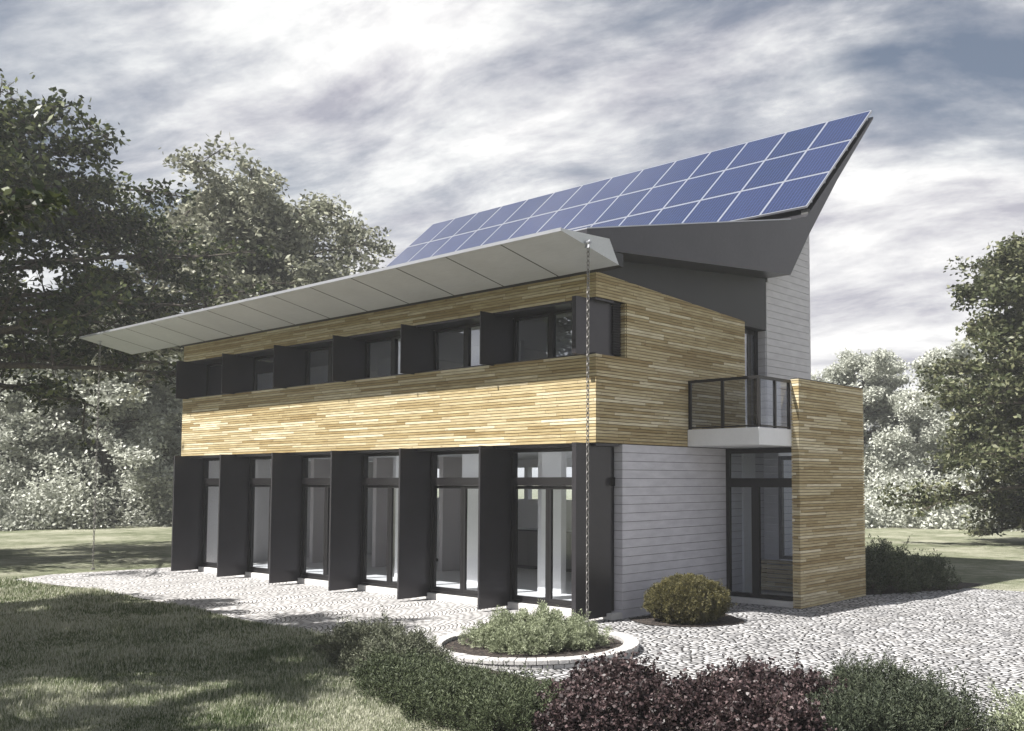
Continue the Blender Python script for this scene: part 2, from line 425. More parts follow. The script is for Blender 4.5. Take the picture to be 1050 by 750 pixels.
# dark upper wall between timber and roof
dw = MB().prism_x([(.03, 5.50), (YT, 5.262), (YJ + .0, 5.186), (YJ + .0, 6.25), (.03, 5.78)], -.25, -.002)
part('upper_wall', dw, 'darkwall')

# roof body
roof_poly = [(-.22, 5.704), (YJ, 6.224), (5.908, 7.189), (7.154, 8.596), (8.98, 10.47), (8.95, 10.50), (5.80, 7.52), (5.167, 7.324), (-.85, 5.925), (-.85, 5.862), (-.36, 5.884)]
rf = MB().prism_x(roof_poly, -14.95, .565)
roof = part('roof', rf, 'roof')
tr = MB().prism_x([(-.85, 5.930), (5.165, 7.327), (5.165, 7.345), (-.85, 5.948)], -14.9, .572)
part('roof_trim', tr, 'alu', roof)
gt = MB()
gt.box(.40, .56, 5.88, 5.96, 7.60, 7.70)
part('roof_bracket', gt, 'seam', roof)

# solar panels: 14 columns x 3 rows
up = np.array([0, 3.098, 2.908]); SL = np.linalg.norm(up); up /= SL
ang = math.atan2(up[2], up[1]); PW = 1.105; PL = SL / 3
pf = MB()
for (a, b_, c, d) in [(.003, PW - .006, .004, .026), (.003, PW - .006, PL - .030, PL - .008), (.003, .021, .026, PL - .030), (PW - .024, PW - .006, .026, PL - .030)]:
    pf.box(a, b_, c, d, -.04, .004)
pg = MB().box(.020, PW - .023, .025, PL - .029, -.02, .0)
proto_f = pf.build('solar_panel', M['alu'], H); proto_g = pg.build('photovoltaic_glass', M['pv'], proto_f); proto_g.location = (0, 0, 0)
first = True
hl = np.array(H.location)
for r in range(3):
    for c in range(14):
        p = np.array([.565 - (c + 1) * PW, 5.827, 7.712]) + up * PL * r + np.array([0, -up[2], up[1]]) * .03
        if first: o = proto_f; first = False
        else:
            o = proto_f.copy(); col.objects.link(o); o.parent = H
            g = proto_g.copy(); col.objects.link(g); g.parent = o
        o.location = p - hl; o.rotation_euler = (ang, 0, 0)
rl = MB()
for r in range(3):
    for f in (.22, .78):
        s0 = np.array([0, 5.827, 7.712]) + up * PL * (r + f) + np.array([0, -up[2], up[1]]) * -.03
        rl.box(-14.9, .54, s0[1] - .02, s0[1] + .02, s0[2] - .03, s0[2] + .015)
part('mounting_rail', rl, 'alu', roof)

# canopy: thin wedge with seams below
cn = MB().prism_x([(-1.405, 5.787), (-.12, 5.51), (-.345, 5.877), (-1.405, 5.822)], -16.05, .572)
canopy = part('canopy', cn, 'canopy')
for i in range(1, 13):
    sm = MB()
    x = .572 - i * 16.622 / 13
    sm.add([(x-.012, -1.39, 5.781), (x+.012, -1.39, 5.781), (x+.012, -.124, 5.508), (x-.012, -.124, 5.508),
            (x-.012, -1.39, 5.787), (x+.012, -1.39, 5.787), (x+.012, -.124, 5.514), (x-.012, -.124, 5.514)],
           [(0,3,2,1),(4,5,6,7),(0,1,5,4),(1,2,6,5),(2,3,7,6),(3,0,4,7)])
    part('seam', sm, 'seam', canopy)
part('edge_trim', MB().box(-16.07, .575, -1.423, -1.406, 5.782, 5.832), 'alu', canopy)

# fins, doors, windows
FX = [-.16 - (6 - i) * 2.1618 for i in range(7)]
for i, x in enumerate(FX):
    yb = YG if i < 6 else .52
    t = .022 if i < 6 else .045
    part('fin', MB().box(x - t, x + t, -.327, yb, .052, Z0 - .048 if True else Z0), 'dark', bevel=.004)
    part('fin_head', MB().box(x - t - .002, x + t + .002, -.329, .029, Z0 - .048, Z0 - .002), 'dark')
    yu = .42 if i < 6 else .52
    part('shutter', MB().box(x - (.011 if i < 6 else t), x + (.011 if i < 6 else t), -.337, yu, 4.18, 5.092), 'dark', bevel=.004)
# louvre strip next to the last shutter
lv = MB()
for k in range(22):
    z = ZS + .03 + k * .041
    lv.add([(-.10,.50,z),(-.10,.70,z),(-.06,.70,z+.03),(-.06,.50,z+.03),(-.10,.50,z+.006),(-.10,.70,z+.006),(-.06,.70,z+.036),(-.06,.50,z+.036)],
           [(0,3,2,1),(4,5,6,7),(0,1,5,4),(1,2,6,5),(2,3,7,6),(3,0,4,7)])
part('louvre', lv, 'dark')
# plinth below the glazing
part('plinth', MB().box(L, -.31, .33, .66, 0, .118), 'concrete', bevel=.006)
part('plinth_return', MB().box(-.31, .0, .40, .657, 0, .10), 'concrete')
for i in range(6):
    xa = FX[i] + .03; xb = FX[i + 1] - .03 if i < 5 else FX[6] - .05
    xa2, xb2 = xa + .05, xb - .12
    mid = xa2 + (xb2 - xa2) * .44
    fr = MB()
    y0, y1 = .385, .455
    fr.box(xa, xa2, y0 - .01, y1 + .04, .119, 2.752)                       # left post
    fr.box(xb2, xb, y0 - .01, y1 + .04, .119, 2.752)                      # right post
    fr.box(xa2, xb2, y0, y1, 2.69, 2.752)                               # head
    fr.box(xa2, xb2, y0 - .02, y1, 2.12, 2.262)                         # transom
    fr.box(xa2, xb2, y0, y1, .119, .165)                                # sill
    d = fr.build('door_frame', M['frame'], H)
    for (p, q) in ((xa2, mid - .0), (mid, xb2)):
        lf = MB()
        w = .065
        lf.box(p + .003, p + w, y0 + .012, y1 - .01, .168, 2.117).box(q - w, q - .003, y0 + .012, y1 - .01, .168, 2.117)
        lf.box(p + w, q - w, y0 + .012, y1 - .01, .168, .235).box(p + w, q - w, y0 + .012, y1 - .01, 2.06, 2.117)
        lo = lf.build('door_leaf', M['frame'], d); lo.location = (0, 0, 0)
        gp = MB().box(p + w, q - w, .415, .421, .235, 2.06).build('pane', M['glass'], d); gp.location = (0, 0, 0)
    gp = MB().box(xa2, xb2, .415, .421, 2.262, 2.69).build('pane', M['glass'], d); gp.location = (0, 0, 0)
    # upper window
    yw0, yw1 = .43, .50
    fw = MB()
    z0, z1 = ZS + .024, ZH - .036
    fw.box(xa, xa2, yw0, yw1, z0, z1).box(xb2 + .04, xb, yw0, yw1, z0, z1).box(xa2, xb2 + .04, yw0, yw1, z1 - .05, z1).box(xa2, xb2 + .04, yw0, yw1, z0, z0 + .035)
    fw.box(mid - .06, mid + .06, yw0 - .01, yw1, z0 + .035, z1 - .05)
    w_ = fw.build('window_frame', M['frame'], H)
    for p, q in ((xa2, mid - .06), (mid + .06, xb2 + .04)):
        MB().box(p, q, .46, .466, z0 + .035, z1 - .05).build('pane', M['upglass'], w_).location = (0, 0, 0)
# corner glazing posts
part('corner_post', MB().box(-.30, -.16, .50, .64, .119, 2.75).box(-.305, -.02, .49, .50, 2.12, 2.26), 'frame')
part('corner_window_frame', MB().box(-.28, -.20, .42, YS - .03, ZS + .024, ZH - .036), 'frame')

# interior: floors, ceilings, partitions
part('ground_floor_slab', MB().box(L + .1, -.31, .455, YE - .1, .0, .13), 'floor')
part('upper_floor_slab', MB().box(L + .2, -.31, .46, YE - .1, 2.755, 2.98), 'ceil')
part('upper_ceiling', MB().prism_x([(.17, 5.42), (4.2, 5.22), (YE - .1, 5.15), (YE - .1, 5.22), (4.2, 5.3), (.17, 5.50)], L + .2, -.29), 'ceil')
bw = MB()   # ground floor rear wall with a long clerestory and two tall openings
YB = YE - .2
bw.box(L, -.31, YB, YE - .05, .13, 1.72).box(L, -.31, YB, YE - .05, 2.55, 2.755)
for xx in (L, -11.2, -8.4, -5.6, -2.9, -.6): bw.box(xx, xx + .14, YB, YE - .05, 1.72, 2.55)
part('rear_wall', bw, 'plaster')
bu = MB().box(L, -.31, YB, YE - .05, 2.98, 3.6).box(L, -.31, YB, YE - .05, 5.06, 5.2)
for xx in np.linspace(L, -.6, 8): bu.box(xx, xx + .18, YB, YE - .05, 3.6, 5.06)
part('upper_rear_wall', bu, 'plaster')
part('upper_floor', MB().box(L + .2, -.31, .56, YE - .1, 2.981, 3.0), 'floor')
part('end_wall', MB().box(L, L + .15, .46, YE, .0, 2.75), 'plaster')
pt = MB()
for x, ya, yb in ((-11.9, 2.6, 4.0), (-9.7, 2.9, 4.2), (-7.6, 3.2, 4.6), (-3.55, 4.2, 5.2)):
    pt.box(x, x + .14, ya, yb, .13, 2.755)
part('partition', pt, 'plaster2')
pl = MB()
for k_ in range(6): pl.box(-2.95 - 2.16 * k_, -2.35 - 2.16 * k_, 1.72, 1.86, .13, 2.755)
part('inner_wall', pl, 'plaster')
pu = MB()
for x, ya, yb in ((-12.2, 3.2, 5.), (-9.0, 3.6, 5.), (-5.8, 3.9, 5.2)):
    pu.box(x, x + .12, ya, yb, 2.98, 5.2)
for x in (-11.6, -6.4, -3.9): pu.box(x, x + .9, 3.6, 3.7, 2.98, 4.6)
for a_x, b_x in ((-12.6, -10.9), (-10.0, -8.1), (-7.4, -5.6), (-4.6, -3.0), (-2.3, -.7)): pu.box(a_x, b_x, 1.3, 1.38, 3.0, 4.84)
part('upper_partition', pu, 'plaster')

# balcony
XB, Y0B = 1.488, 2.419
part('balcony', MB().box(.023, XB, Y0B, 5.4, Z0 + .002, 3.098), 'white', bevel=.012)
rlg = MB()
rlg.box(.03, XB - .005, Y0B + .02, Y0B + .07, 3.915, 3.965).box(XB - .055, XB - .005, Y0B + .07, 3.486, 3.915, 3.965)
rlg.box(.03, XB - .005, Y0B + .03, Y0B + .06, 3.115, 3.14).box(XB - .045, XB - .015, Y0B + .07, 3.48, 3.115, 3.14)
rail = part('railing', rlg, 'frame')
for (x, y) in ((.055, Y0B + .045), (.735, Y0B + .045), (XB - .03, Y0B + .045), (XB - .03, 2.98), (XB - .03, 3.45)):
    MB().box(x - .025, x + .025, y - .02, y + .02, 3.10, 3.914).build('post', M['frame'], rail).location = (0, 0, 0)
for (x0, x1, y0, y1) in ((.085, .705, 2.46, 2.468), (.765, XB - .06, 2.46, 2.468), (XB - .034, XB - .026, 2.49, 2.955), (XB - .034, XB - .026, 3.005, 3.425)):
    MB().box(x0, x1, y0, y1, 3.145, 3.91).build('glass_panel', M['railglass'], rail).location = (0, 0, 0)
# balcony door in the side recess
bd = MB().box(-.235, -.205, YT - .0, YT + .05, 3.10, 5.18).box(-.235, -.205, YJ - .36, YJ - .24, 3.10, 5.18).box(-.235, -.205, YT, YJ, 5.09, 5.18).box(-.235, -.205, YT, YJ, 3.1, 3.18).box(-.235, -.19, YJ - .10, YJ - .002, 3.1, 5.18)
bdo = part('balcony_door', bd, 'frame')
MB().box(-.226, -.214, YT + .05, YJ - .10, 3.18, 5.09).build('pane', M['upglass'], bdo).location = (0, 0, 0)
part('recess_lining', MB().box(-.235, -.003, YT + .001, YT + .015, 3.10, 5.2).box(-.27, -.255, YT, YJ, 3.0, 5.2), 'darkwall')
part('lintel', MB().box(-.24, -.006, YT + .016, YJ - .003, 5.184, 5.25), 'darkwall')

# projecting timber screen wall
XW, XW0, YW, YW2, ZW = 1.637, 1.483, 3.486, 5.994, 3.98
sw = MB(); k0 = int(math.floor(-Z0 / PITCH)) 
for r in range(k0, 90):
    za, zb = Z0 + r * PITCH + .0048, Z0 + (r + 1) * PITCH - .0048
    za = max(za, .01); zb = min(zb, ZW)
    if zb - za < .012: continue
    sw.box(XW - .02, XW, YW, YW2, za, zb); sw.box(XW0, XW0 + .02, YW + .021, YW2, za, zb)
    sw.box(XW0, XW - .0205, YW, YW + .02, za, zb); sw.box(XW0 + .0205, XW - .0205, YW2 - .02, YW2, za, zb)
part('screen_wall', sw, 'timber')
part('screen_core', MB().box(XW0 + .0205, XW - .0205, YW + .0205, YW2 - .0205, 0, ZW - .005), 'backing')
part('screen_cap', MB().box(XW0 - .004, XW + .004, YW - .004, YW2 + .004, ZW + .0, ZW + .014), 'seam')

# porch glazing and room
yd = 3.70
pfm = MB()
pfm.box(.002, .075, yd - .04, yd + .03, .10, 2.79).box(1.41, XW0 - .001, yd - .04, yd + .03, .10, 2.79)
pfm.box(.075, 1.41, yd - .04, yd + .03, 2.70, 2.79).box(.075, 1.41, yd - .045, yd + .03, 2.085, 2.25).box(.075, 1.41, yd - .04, yd + .03, .10, .175)
pfm.box(.55, .70, yd - .04, yd + .03, .175, 2.085)
pdo = part('porch_glazing', pfm, 'frame')
for a in ((.075, .55, .175, 2.085), (.70, 1.41, .175, 2.085), (.075, 1.41, 2.25, 2.70)):
    MB().box(a[0], a[1], yd - .008, yd, a[2], a[3]).build('pane', M['glass'], pdo).location = (0, 0, 0)
part('porch_step', MB().box(.002, XW0 - .001, 3.56, 3.99, 0, .098), 'concrete', bevel=.006)
part('porch_floor', MB().box(.002, XW0 - .001, 3.99, 5.0, 0, .10), 'floor')
pb = MB()
for za, zb in siding_rows(2.79, .10):
    if zb > .72 and za < 2.66: pb.box(.001, .33, 5.0, 5.03, za + .0035, zb - .0035)
    else: pb.box(.001, XW0, 5.0, 5.03, za + .0035, zb - .0035)
part('porch_rear_wall', pb, 'siding')
pw = part('porch_window', MB().box(.335, .415, 4.98, 5.05, .70, 2.68).box(1.40, 1.48, 4.98, 5.05, .70, 2.68).box(.415, 1.40, 4.98, 5.05, .70, .77).box(.415, 1.40, 4.98, 5.05, 2.60, 2.68), 'frame')
MB().box(.415, 1.40, 5.01, 5.02, .77, 2.60).build('pane', M['glass'], pw).location = (0, 0, 0)
part('inner_door', MB().box(.001, .045, 4.2, 4.62, .10, 2.76), 'white')

# things inside, seen through the glass
def slatted_bench():
    t = empty('bench', (.75, 4.75, .10)); tag(t, 'low brown slatted wooden bench inside the glazed porch beside the screen wall', 'bench')
    s = MB()
    for k in range(6): s.box(.05, 1.46, 4.60, 4.62, .14 + k * .082, .14 + k * .082 + .07)
    s.build('front_slats', M['timber'], t)
    MB().box(.04, 1.47, 4.58, 4.97, .645, .68).build('seat', M['timber'], t)
    MB().box(.05, .08, 4.625, 4.96, .10, .643).build('side_panel', M['timber'], t)
slatted_bench()
def cabinet(x0, x1, y0, y1, h, name, label, nd, mat='cab', z=.13):
    t = empty(name, ((x0 + x1) / 2, (y0 + y1) / 2, z)); tag(t, label, 'cabinet')
    MB().box(x0, x1, y0, y1, z + .08, z + h - .03).build('carcass', M[mat], t)
    MB().box(x0 + .03, x1 - .03, y0 + .05, y1, z, z + .079).build('kickboard', M['cabd'], t)
    MB().box(x0 - .02, x1 + .02, y0 - .03, y1, z + h - .029, z + h).build('worktop', M['cabd'] if mat == 'cab' else M['plaster'], t)
    w = (x1 - x0) / nd
    for k in range(nd):
        d = MB().box(x0 + k * w + .006, x0 + (k + 1) * w - .006, y0 - .02, y0 - .001, z + .09, z + h - .05).build('cabinet_door', M[mat], t)
cabinet(-6.9, -4.7, 4.9, 5.5, .92, 'kitchen_counter', 'long grey kitchen counter with dark worktop behind the ground floor doors', 4)
cabinet(-10.8, -9.2, 4.9, 5.4, .95, 'sideboard', 'pale low sideboard seen through the fourth glazed door from the corner', 3, 'plaster')
cabinet(-4.4, -3.65, 4.4, 5.1, 1.9, 'tall_cupboard', 'tall dark cupboard standing against the partition inside the ground floor', 1, 'cabd')

# ------------------------------------------------------------------ rain chains
def torus_pts(c, a, b, r, vertical_axis, k1=10, k2=5):
    """an oval link: long radius a (z), short radius b along the given horizontal axis"""
    vs, fs = [], []
    ax = np.array(vertical_axis, float); nrm = np.cross(ax, (0, 0, 1))
    for i in range(k1):
        t = 2 * math.pi * i / k1; p = np.array(c) + ax * b * math.cos(t) + np.array([0, 0, 1]) * a * math.sin(t)
        rd = ax * math.cos(t) + np.array([0, 0, 1]) * math.sin(t)
        for j in range(k2):
            s = 2 * math.pi * j / k2; vs.append(p + r * (math.cos(s) * rd + math.sin(s) * nrm))
    for i in range(k1):
        for j in range(k2):
            fs.append((i*k2+j, ((i+1) % k1)*k2+j, ((i+1) % k1)*k2+(j+1) % k2, i*k2+(j+1) % k2))
    return vs, fs
def rain_chain(x, y, ztop, label):
    t = empty('rain_chain', (x, y, 0)); tag(t, label, 'rain chain', 'rain chains hanging from the canopy')
    m = MB(); z = ztop; k = 0
    while z > .06:
        m.add(*torus_pts((x, y, z), .042, .022, .0075, ((1, 0, 0) if k % 2 else (0, 1, 0)))); z -= .066; k += 1
    m.build('chain_links', M['chain'], t, smooth=True)
    br = MB().tube([(x, y, ztop + .03), (x, y, ztop + .12)], [.012, .03], 8).box(x - .045, x + .045, y - .03, y + .03, ztop + .10, ztop + .125)
    br.add([(x-.045,y-.035,ztop+.02),(x+.045,y-.035,ztop+.02),(x+.02,y+.02,ztop+.15),(x-.02,y+.02,ztop+.15)],[(0,1,2,3)])
    br.build('bracket', M['alu'], t)
    MB().tube([(x, y, .0), (x, y, .05)], [.05, .04], 12).build('ground_anchor', M['chain'], t)
rain_chain(.62, -.885, 5.60, 'steel rain chain hanging in front of the near house corner beside the planter')
rain_chain(-15.65, -1.08, 5.60, 'thin rain chain hanging from the far end of the canopy over the lawn')

# ------------------------------------------------------------------ ring planter
PCX, PCY, PR = .94, -2.30, 1.38
pln = empty('round_planter', (PCX, PCY, 0)); tag(pln, 'round raised planting bed with pale stone kerb beside the house corner', 'planter')
kr = MB(); nst = 66
for i in range(nst):
    t0, t1 = 2*math.pi*(i + .03)/nst, 2*math.pi*(i + .97)/nst
    for (ra, rb, zz0, zz1) in ((PR - .20, PR, .058, .112), (PR - .195, PR - .012, .0, .055)):
        sh = 0 if zz0 > 0 else math.pi / nst
        pa = [(PCX + r * math.cos(t + sh), PCY + r * math.sin(t + sh)) for r, t in ((ra, t0), (rb, t0), (rb, t1), (ra, t1))]
        kr.prism_z(pa, zz0, zz1 + random.uniform(-.004, .004))
kr.build('kerb', M['ring'], pln, bevel=.008)
so = MB(); so.prism_z([(PCX + (PR - .2) * math.cos(t), PCY + (PR - .2) * math.sin(t)) for t in a_], .0, .06)
so.build('mulch', M['soil'], pln)

# ------------------------------------------------------------------ foliage
def leaf_mesh(name, C, U, V, shape='diamond'):
    """C centres, U half-length vectors, V half-width vectors"""
    N = len(C)
    if shape == 'diamond': P = np.stack([C - U, C + V - U * .1, C + U, C - V - U * .1], 1)
    else: P = np.stack([C - U, C + V, C + U, C - V], 1)
    me = bpy.data.meshes.new(name)
    me.vertices.add(4 * N); me.vertices.foreach_set('co', P.reshape(-1).astype(np.float32))
    me.loops.add(4 * N); me.loops.foreach_set('vertex_index', np.arange(4 * N, dtype=np.int32))
    me.polygons.add(N); me.polygons.foreach_set('loop_start', np.arange(0, 4 * N, 4, dtype=np.int32))
    me.update(calc_edges=True); me.validate(); return me
def unit(a): return a / (np.linalg.norm(a, axis=-1, keepdims=True) + 1e-9)
def leaves_at(C, size, g, up=.6, ratio=.55, jitter=.3):
    N = len(C); n = unit(g.normal(size=(N, 3)) + np.array([0, 0, up]) * 1.6)
    t = unit(np.cross(n, g.normal(size=(N, 3)))); b = np.cross(n, t)
    s = size * (1 + jitter * g.uniform(-1, 1, size=(N, 1)))
    return C, t * s * .5, b * s * .5 * ratio

def make_tree(name, seed, Ht, Rd, base, mat, nlimb=42, nleaf=60, leaf=.13, top_pow=.8, sub=9, low_droop=.0, trunk_r=.28, clump=.34):
    g = np.random.default_rng(seed); t = empty(name, (0, 0, 0))
    wood = MB(); C = []
    def trunk(h): return np.array([.25 * math.sin(h * .5 + seed), .25 * math.cos(h * .37 + seed), h])
    hs = np.linspace(0, Ht * .93, 12)
    wood.tube([trunk(h) for h in hs], [trunk_r * (1 - .93 * h / Ht) * (1.35 if h == 0 else 1) + .01 for h in hs], 9)
    for i in range(nlimb):
        f = (i + g.uniform(0, 1)) / nlimb
        h = base + (Ht * .93 - base) * f ** .9
        az = i * 2.399963 + g.normal() * .35
        # envelope: round crown, widest at about a third of its height
        q = (h - base) / (Ht - base)
        env = Rd * (math.sin(math.pi * min(1, (.22 + .78 * q) ** top_pow)) ** .6 if q < .999 else .1)
        env = max(env, Rd * .18) * g.uniform(.68, 1.12)
        rise = (.15 + .75 * q) * env * g.uniform(.5, 1.1) - low_droop * (1 - q) * env
        o = trunk(h); d = np.array([math.cos(az), math.sin(az), 0])
        pts = []
        side = np.cross(d, (0, 0, 1)) * g.normal() * .18 * env
        for s in np.linspace(0, 1, 6):
            pts.append(o + d * env * s + side * s * s + np.array([0, 0, rise * (s - .25 * s * s) - .06 * env * s ** 3 * low_droop * 4]))
        r0 = .05 * trunk_r / .28 * (1.6 - q) + .02
        wood.tube(pts, [r0 * (1 - .85 * s) + .004 for s in np.linspace(0, 1, 6)], 5, False)
        P = np.array(pts)
        for j in range(sub):
            s = .28 + .72 * (j + g.uniform(0, 1)) / sub
            k = s * 5; a = int(min(4, k)); p = P[a] + (P[a + 1] - P[a]) * (k - a)
            dd = unit(d * .8 + g.normal(size=3) * np.array([.8, .8, .45]) + np.array([0, 0, .18]))
            ln = env * g.uniform(.18, .42) * (1.15 - .5 * s) + .25
            q1 = p + dd * ln * .55; q2 = p + dd * ln + np.array([0, 0, -.06 * ln])
            wood.tube([p, q1, q2], [r0 * .4, r0 * .22, .004], 3, False)
            for cc, w in ((p + dd * ln * .35, .7), (q1, .9), (q2, 1.0)):
                for _ in range(3):
                    e_ = cc + unit(g.normal(size=3)) * clump * np.array([1, 1, .6]) * g.uniform(.6, 1.2)
                    wood.tube([q1, (cc + e_) / 2, e_], [.009, .007, .003], 3, False)
                n = int(nleaf * w * g.uniform(.35, 1.5)); sg = clump * g.uniform(.6, 1.25)
                x = unit(g.normal(size=(n, 3))) * (g.uniform(0, 1, size=(n, 1)) ** .55) * sg * 1.25
                x[:, 2] *= .72
                C.append(cc + x)
    C = np.concatenate(C); C = C[C[:, 2] > .25]
    Wd = wood.build('trunk', M['bark'], t, smooth=True); Wd.location = (0, 0, 0)
    cr = link('crown', leaf_mesh('crown', *leaves_at(C, leaf, g)), M[mat], t); cr.location = (0, 0, 0)
    return t

camloc = np.array([10.0216, -11.4676, 2.2053])
YAW, PITCHC, FPX = 39.6508, 3.4913, 997.8229
def at_px(x, D):
    """ground point D metres away in the direction of picture column x"""
    a = R(YAW) + math.atan((636.92 - x) / FPX)
    return (camloc[0] - D * math.sin(a), camloc[1] + D * math.cos(a), 0)

T1 = make_tree('oak_tree', 3, 12.3, 6.2, 5.0, 'leafA', 60, 33, .20, .75, 11, .15, .34, .52)
T1.location = at_px(-58, 33); tag(T1, 'tall dark green oak with low sweeping branches beyond the far end of the canopy', 'tree', 'large trees around the lawn')
T2 = make_tree('broadleaf_tree', 11, 14.2, 6.2, 6.3, 'leafB', 56, 44, .22, .85, 10, .1, .34, .52)
T2.location = at_px(262, 41); T2.scale = (1, 1, .93); tag(T2, 'tall olive green tree rising behind the canopy left of the solar roof', 'tree', 'large trees around the lawn')
T3 = make_tree('maple_tree', 23, 13.0, 6.0, 1.0, 'leafD', 60, 66, .21, .62, 11, .35, .34, .50)
T3.scale = (.9, .9, .80); T3.location = at_px(1100, 35); tag(T3, 'large green maple at the right edge of the lawn past the screen wall', 'tree', 'large trees around the lawn')
T2b = copy_tree(T2); T2b.location = at_px(345, 47); T2b.rotation_euler = (0, 0, 2.1); T2b.scale = (.8, .8, .82)
tag(T2b, 'shorter olive tree whose crown meets the left end of the solar panels', 'tree', 'large trees around the lawn')
# trees standing beside the photographer: they throw the dappled shade on the lawn
S1 = make_tree('oak_tree', 9, 8.6, 3.6, 4.0, 'leafA', 34, 78, .13, .8, 9,   .05, .22, .30)
for k, (x, y, rz, lb) in enumerate(((-9.4, -10.5, 0, 'slim oak beside the lawn whose shade falls along the terrace edge'), (-4.9, -11.0, 2.2, 'slim oak beside the lawn whose shade falls on the middle of the grass'),
                                    (-.8, -15.2, 4.1, 'slim oak nearest the viewer whose shade falls on the front of the lawn'))):
    o = S1 if k == 0 else copy_tree(S1); o.location = (x, y, 0); o.rotation_euler = (0, 0, rz); tag(o, lb, 'tree', 'slim oaks shading the lawn')
o = copy_tree(T1); o.location = (-26.5, -9.5, 0); o.scale = (.62, .62, .93); o.rotation_euler = (0, 0, 2.3)
tag(o, 'oak farther out beside the lawn shading the far end of the terrace', 'tree', 'large trees around the lawn')

B1 = make_tree('background_tree', 31, 10.5, 4.2, .9, 'leafC', 40, 90, .20, .8, 8, .2, .22, .55)
B2 = make_tree('background_tree', 37, 9.0, 4.0, .6, 'leafC', 40, 90, .20, .7, 8, .3, .22, .55)
spots = [(-30, 62, 1.0, 'pale hazy tree at the left picture edge behind the dark oak'),
         (42, 58, 1.0, 'pale hazy tree behind the dark oak, second from the left edge'),
         (112, 56, 1.05, 'pale hazy tree directly behind the far rain chain'),
         (170, 61, 1.1, 'pale hazy tree touching the far left corner of the house'),
         (215, 70, 1.2, 'pale hazy tree mostly hidden behind the left end of the house'),
         (835, 66, .82, 'low pale tree just past the grey tower'),
         (884, 60, .93, 'round pale tree above the end of the timber screen wall'),
         (936, 63, .88, 'pale hazy tree midway between screen wall and maple'),
         (985, 57, .90, 'pale hazy tree in the gap in front of the maple crown'),
         (1045, 62, 1.0, 'pale hazy tree behind the maple near the right edge'),
         (1100, 66, 1.0, 'pale hazy tree beyond the right picture edge')]
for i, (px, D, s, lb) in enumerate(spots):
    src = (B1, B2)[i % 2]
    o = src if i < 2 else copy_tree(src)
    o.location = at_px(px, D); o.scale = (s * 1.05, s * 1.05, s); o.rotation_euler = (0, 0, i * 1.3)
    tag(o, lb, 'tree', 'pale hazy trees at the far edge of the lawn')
# low bushes closing the foot of the wood
def dome_points(g, mounds, n, lump=.24, thick=.35, zc=None):
    """points in the outer layer of a union of low mounds (x, y, rx, ry, h)"""
    pts, nr = [], []
    A = np.array([m[2] * m[3] for m in mounds]); pick = g.choice(len(mounds), n, p=A / A.sum())
    m = np.array(mounds)[pick]
    u = unit(g.normal(size=(n, 3))); 
    if zc is None: u[:, 2] = np.abs(u[:, 2])
    lum = 1 + lump * np.sin(u[:, 0] * 7 + pick * 2.1) * np.cos(u[:, 1] * 6.3 + pick) + lump * .8 * np.sin(u[:, 0] * 15 + u[:, 1] * 13 + pick)
    rr = (1 - thick * g.uniform(0, 1, n) ** 1.5) * lum
    p = np.stack([m[:, 0] + u[:, 0] * m[:, 2] * rr, m[:, 1] + u[:, 1] * m[:, 3] * rr, u[:, 2] * m[:, 4] * rr], 1)
    if zc is not None: p[:, 2] = np.maximum(p[:, 2] + zc, .02)
    nn = unit(np.stack([u[:, 0] / m[:, 2], u[:, 1] / m[:, 3], u[:, 2] / m[:, 4]], 1))
    return p, nn
def conifer_shrub(name, mounds, mat, seed, ntuft=900, nn=26, tuft=.13, leaf=.034, label='', group=None, upb=.7, z=0., ratio=.28, spread=.75, zc=None):
    g = np.random.default_rng(seed)
    P, Nn = dome_points(g, mounds, ntuft, .05 if zc else .26, .25 if zc else .35, zc)
    ax = unit(Nn * .8 + np.array([0, 0, upb]) + g.normal(size=(ntuft, 3)) * .35)
    ln = tuft * g.uniform(.6, 1.4, size=(ntuft, 1)) * np.where(g.uniform(size=(ntuft, 1)) < (.02 if zc else .07), 1.9, 1.)
    s = g.uniform(0, 1, size=(ntuft, nn, 1))
    rad = unit(np.cross(ax[:, None, :], g.normal(size=(ntuft, nn, 3))))
    base = P[:, None, :] + ax[:, None, :] * ln[:, None, :] * s + rad * .022 * (1.3 - s)
    dr = unit(ax[:, None, :] * .7 + rad * spread)
    C = base.reshape(-1, 3); D = dr.reshape(-1, 3)
    N = len(C); side = unit(np.cross(D, g.normal(size=(N, 3)))); sz = leaf * g.uniform(.6, 1.4, size=(N, 1))
    C = C + D * sz * .5
    C[:, 2] = np.maximum(C[:, 2], .012)
    C[:, 2] += z
    cx = np.mean([m[0] for m in mounds]); cy = np.mean([m[1] for m in mounds])
    t = empty(name, (cx, cy, z)); tag(t, label, 'shrub', group)
    f = link('foliage', leaf_mesh('foliage', C, D * sz * .5, side * sz * .5 * ratio), M[mat], t)
    st = MB()
    for i in range(0, ntuft, max(1, ntuft // 90)):
        p = P[i]; m = mounds[int(np.argmin([(p[0]-q[0])**2 + (p[1]-q[1])**2 for q in mounds]))]
        o = np.array([m[0] + (p[0]-m[0]) * .15, m[1] + (p[1]-m[1]) * .15, z + .01]); pp = p + np.array([0, 0, z])
        st.tube([o, (o + pp) / 2 + np.array([0, 0, .04]), pp], [.014, .009, .004], 4, False)
    st.build('stems', M['bark'], t)
    return t
SG = 'low shrubs in the planting bed'
conifer_shrub('juniper', [(.15,-4.15,.62,.45,.36),(-.55,-3.95,.45,.35,.27),(.75,-4.35,.5,.42,.27),(.55,-4.0,.35,.35,.22)], 'jun', 1, 2600, 36, .12, .030, 'grey green spreading juniper at the left tip of the planting bed', SG)
